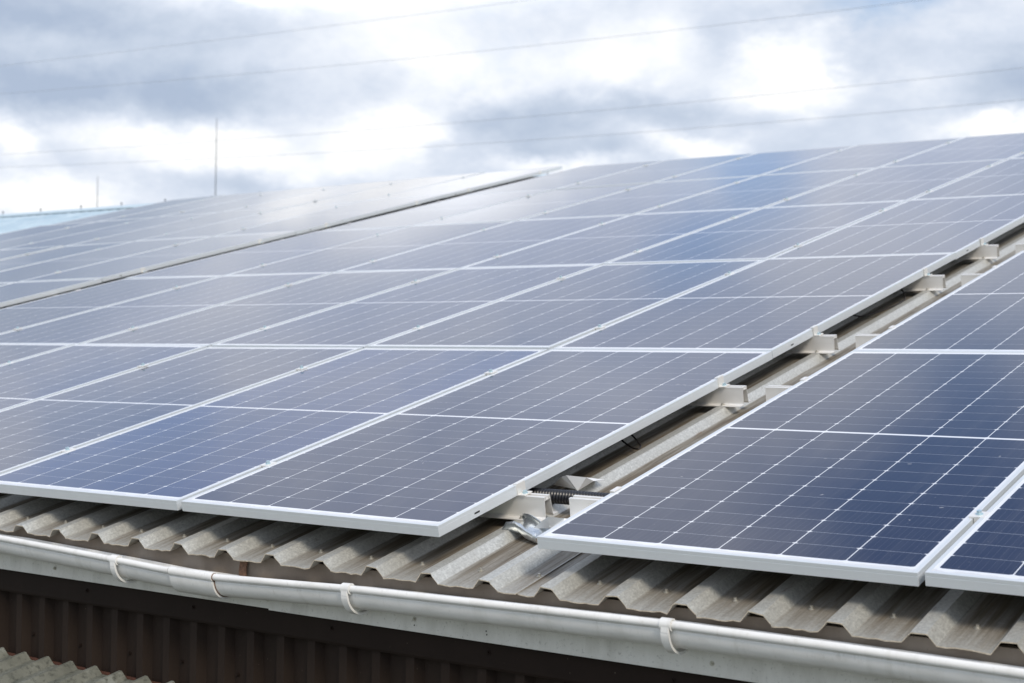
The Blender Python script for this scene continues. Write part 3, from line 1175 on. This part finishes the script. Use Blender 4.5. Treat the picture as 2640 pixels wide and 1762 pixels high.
# bent piece of bright flashing lying over the crest beside the conduit
f1 = MB()
apl, apr = (-0.030, 0.700, -0.062), (0.052, 0.706, -0.064)
f1.add([(-0.060, 0.668, -0.090), (0.030, 0.652, -0.092), (0.046, 0.642, -0.094), (0.080, 0.684, -0.074), (0.078, 0.650, -0.052), (0.016, 0.634, -0.044), (-0.006, 0.636, -0.052),
        (-0.050, 0.760, -0.100), (0.065, 0.770, -0.098)],
       [(0, 1, 6), (1, 5, 6), (1, 2, 5), (2, 3, 4, 5), (0, 6, 7), (6, 5, 8, 7), (5, 4, 8), (4, 3, 8)])
o = f1.build('bent_flashing', M['bright'], None, MR)
solid(o, 0.0015)
tag(o, 'bright folded piece of sheet metal lying in the bare strip above the black conduit', 'sheet metal', 'scraps of bright sheet metal')
f2 = MB()
f2.add([(0.098, 0.318, -0.103), (0.150, 0.326, -0.101), (0.158, 0.312, -0.062), (0.205, 0.325, -0.068), (0.200, 0.300, -0.100), (0.250, 0.340, -0.100), (0.165, 0.395, -0.098), (0.225, 0.400, -0.099)],
       [(0, 1, 2), (1, 4, 3, 2), (4, 5, 3), (0, 2, 6), (2, 3, 7, 6), (3, 5, 7)])
o = f2.build('bent_flashing', M['bright'], None, MR)
solid(o, 0.0015)
tag(o, 'small white folded sheet metal scrap at the corner of the right array', 'sheet metal', 'scraps of bright sheet metal')
# curled strip: a partly rolled open tube of galvanised sheet under the nearest rail
f3 = MB()
rows3 = []
rc3 = random.Random(5)
for i in range(9):
    q = i / 8
    u = 0.016 + 0.135 * q
    vv = 0.326 - 0.040 * q
    ring = []
    for k in range(13):
        t = R(150 + 235 * k / 12)
        rr = 1.0 + 0.25 * max(0, 0.2 - q) / 0.2
        j = lambda a: rc3.uniform(-a, a) * 0.45
        ring.append((u + 0.018 * math.sin(t) * (1 - q) + j(0.004), vv + 0.040 * rr * math.cos(t) + j(0.005), -0.096 + 0.027 * rr * math.sin(t) + j(0.005) + 0.010 * math.sin(5 * q)))
    rows3.append(ring)
f3.grid(rows3, True)
o = f3.build('curled_flashing', M['silver'], None, MR)
solid(o, 0.0012)
tag(o, 'curled shiny galvanised sheet lying under the nearest rail end', 'sheet metal', 'scraps of bright sheet metal')

# ------------------------------------------------------------------ lightning rods and power lines
for bx, bz, tx, tz, lab in ((-64.70, GZ, -64.69, 14.98, 'tall thin grey mast standing behind the ridge above the far left array'),
                            (-75.67, GZ, -75.61, 12.11, 'short thin grey mast behind the pale blue roof end at far left')):
    root = empty('mast', Matrix.Translation((bx, 60.0, bz)))
    tag(root, lab, 'mast', 'thin masts behind the ridge')
    d = Vector((tx - bx, 0, tz - bz))
    s = MB()
    s.tube([(0, 0, 0), d * 0.45, d * 0.75, d * 0.9, d], [0.055, 0.042, 0.034, 0.026, 0.018], 10)
    s.build('pole', M['rod'], root)
    f = MB()
    f.cyl((0, 0, 0), (0, 0, 0.3), 0.25, 0.18, n=14)
    f.build('base', M['rod'], root)

# each wire: quadratic through three sky directions (azimuth, elevation in degrees) on a vertical plane far behind the shed
WIRES = [
    ([(-93.01, 45.00, 16.546), (-85.66, 45.00, 16.293), (-78.94, 45.00, 16.067), (-72.78, 45.00, 15.867), (-67.11, 45.00, 15.688), (-61.87, 45.00, 15.529), (-57.01, 45.00, 15.387), (-52.50, 45.00, 15.260), (-48.29, 45.00, 15.148), (-44.37, 45.00, 15.047), (-40.69, 45.00, 14.958), (-37.25, 45.00, 14.879), (-34.00, 45.00, 14.810), (-30.95, 45.00, 14.749), (-28.08, 45.00, 14.696), (-25.36, 45.00, 14.649), (-22.78, 45.00, 14.610), (-20.34, 45.00, 14.576), (-18.03, 45.00, 14.548), (-15.83, 45.00, 14.525), (-13.74, 45.00, 14.507), (-11.74, 45.00, 14.493), (-9.84, 45.00, 14.484), (-8.02, 45.00, 14.478), (-6.29, 45.00, 14.476), (-4.62, 45.00, 14.477)], 'highest overhead wire, crossing only the upper left of the sky'),
    ([(-92.96, 45.00, 15.566), (-85.62, 45.00, 15.171), (-78.90, 45.00, 14.823), (-72.74, 45.00, 14.516), (-67.06, 45.00, 14.245), (-61.82, 45.00, 14.007), (-56.97, 45.00, 13.797), (-52.46, 45.00, 13.613), (-48.25, 45.00, 13.452), (-44.33, 45.00, 13.311), (-40.66, 45.00, 13.189), (-37.21, 45.00, 13.084), (-33.97, 45.00, 12.994), (-30.92, 45.00, 12.919), (-28.05, 45.00, 12.856), (-25.33, 45.00, 12.805), (-22.76, 45.00, 12.765), (-20.32, 45.00, 12.735), (-18.01, 45.00, 12.714), (-15.81, 45.00, 12.702), (-13.72, 45.00, 12.698), (-11.72, 45.00, 12.701), (-9.82, 45.00, 12.711), (-8.01, 45.00, 12.727), (-6.27, 45.00, 12.749), (-4.61, 45.00, 12.777)], 'second overhead wire, running from left edge up to the upper right sky'),
    ([(-92.81, 45.00, 12.014), (-85.48, 45.00, 11.717), (-78.77, 45.00, 11.458), (-72.62, 45.00, 11.231), (-66.96, 45.00, 11.033), (-61.73, 45.00, 10.860), (-56.88, 45.00, 10.711), (-52.38, 45.00, 10.581), (-48.18, 45.00, 10.471), (-44.26, 45.00, 10.376), (-40.59, 45.00, 10.297), (-37.15, 45.00, 10.230), (-33.92, 45.00, 10.177), (-30.87, 45.00, 10.134), (-28.00, 45.00, 10.102), (-25.29, 45.00, 10.079), (-22.72, 45.00, 10.065), (-20.28, 45.00, 10.058), (-17.97, 45.00, 10.059), (-15.78, 45.00, 10.067), (-13.69, 45.00, 10.082), (-11.70, 45.00, 10.102), (-9.80, 45.00, 10.127), (-7.99, 45.00, 10.158), (-6.25, 45.00, 10.193), (-4.60, 45.00, 10.233)], 'third overhead wire, faint across the middle of the sky'),
    ([(-92.80, 45.00, 11.605), (-85.46, 45.00, 11.235), (-78.75, 45.00, 10.911), (-72.60, 45.00, 10.627), (-66.94, 45.00, 10.377), (-61.71, 45.00, 10.159), (-56.86, 45.00, 9.968), (-52.36, 45.00, 9.802), (-48.16, 45.00, 9.658), (-44.24, 45.00, 9.534), (-40.57, 45.00, 9.428), (-37.13, 45.00, 9.338), (-33.90, 45.00, 9.263), (-30.86, 45.00, 9.202), (-27.99, 45.00, 9.153), (-25.27, 45.00, 9.115), (-22.70, 45.00, 9.088), (-20.27, 45.00, 9.070), (-17.96, 45.00, 9.062), (-15.77, 45.00, 9.062), (-13.68, 45.00, 9.069), (-11.69, 45.00, 9.083), (-9.79, 45.00, 9.104), (-7.98, 45.00, 9.132), (-6.25, 45.00, 9.165), (-4.59, 45.00, 9.203)], 'lowest overhead wire, just above the panel ridge'),
]
for (pts_, lab) in WIRES:
    a, b = Vector(pts_[0]), Vector(pts_[1])
    c, d = Vector(pts_[-1]), Vector(pts_[-2])
    pts_ = [a + (a - b) * 15] + list(pts_) + [c + (c - d) * 15]
    mb = MB()
    mb.tube(pts_, 0.0065, 6)
    tag(mb.build('power_line', M['wire']), lab, 'power line', 'overhead power lines behind the roof')
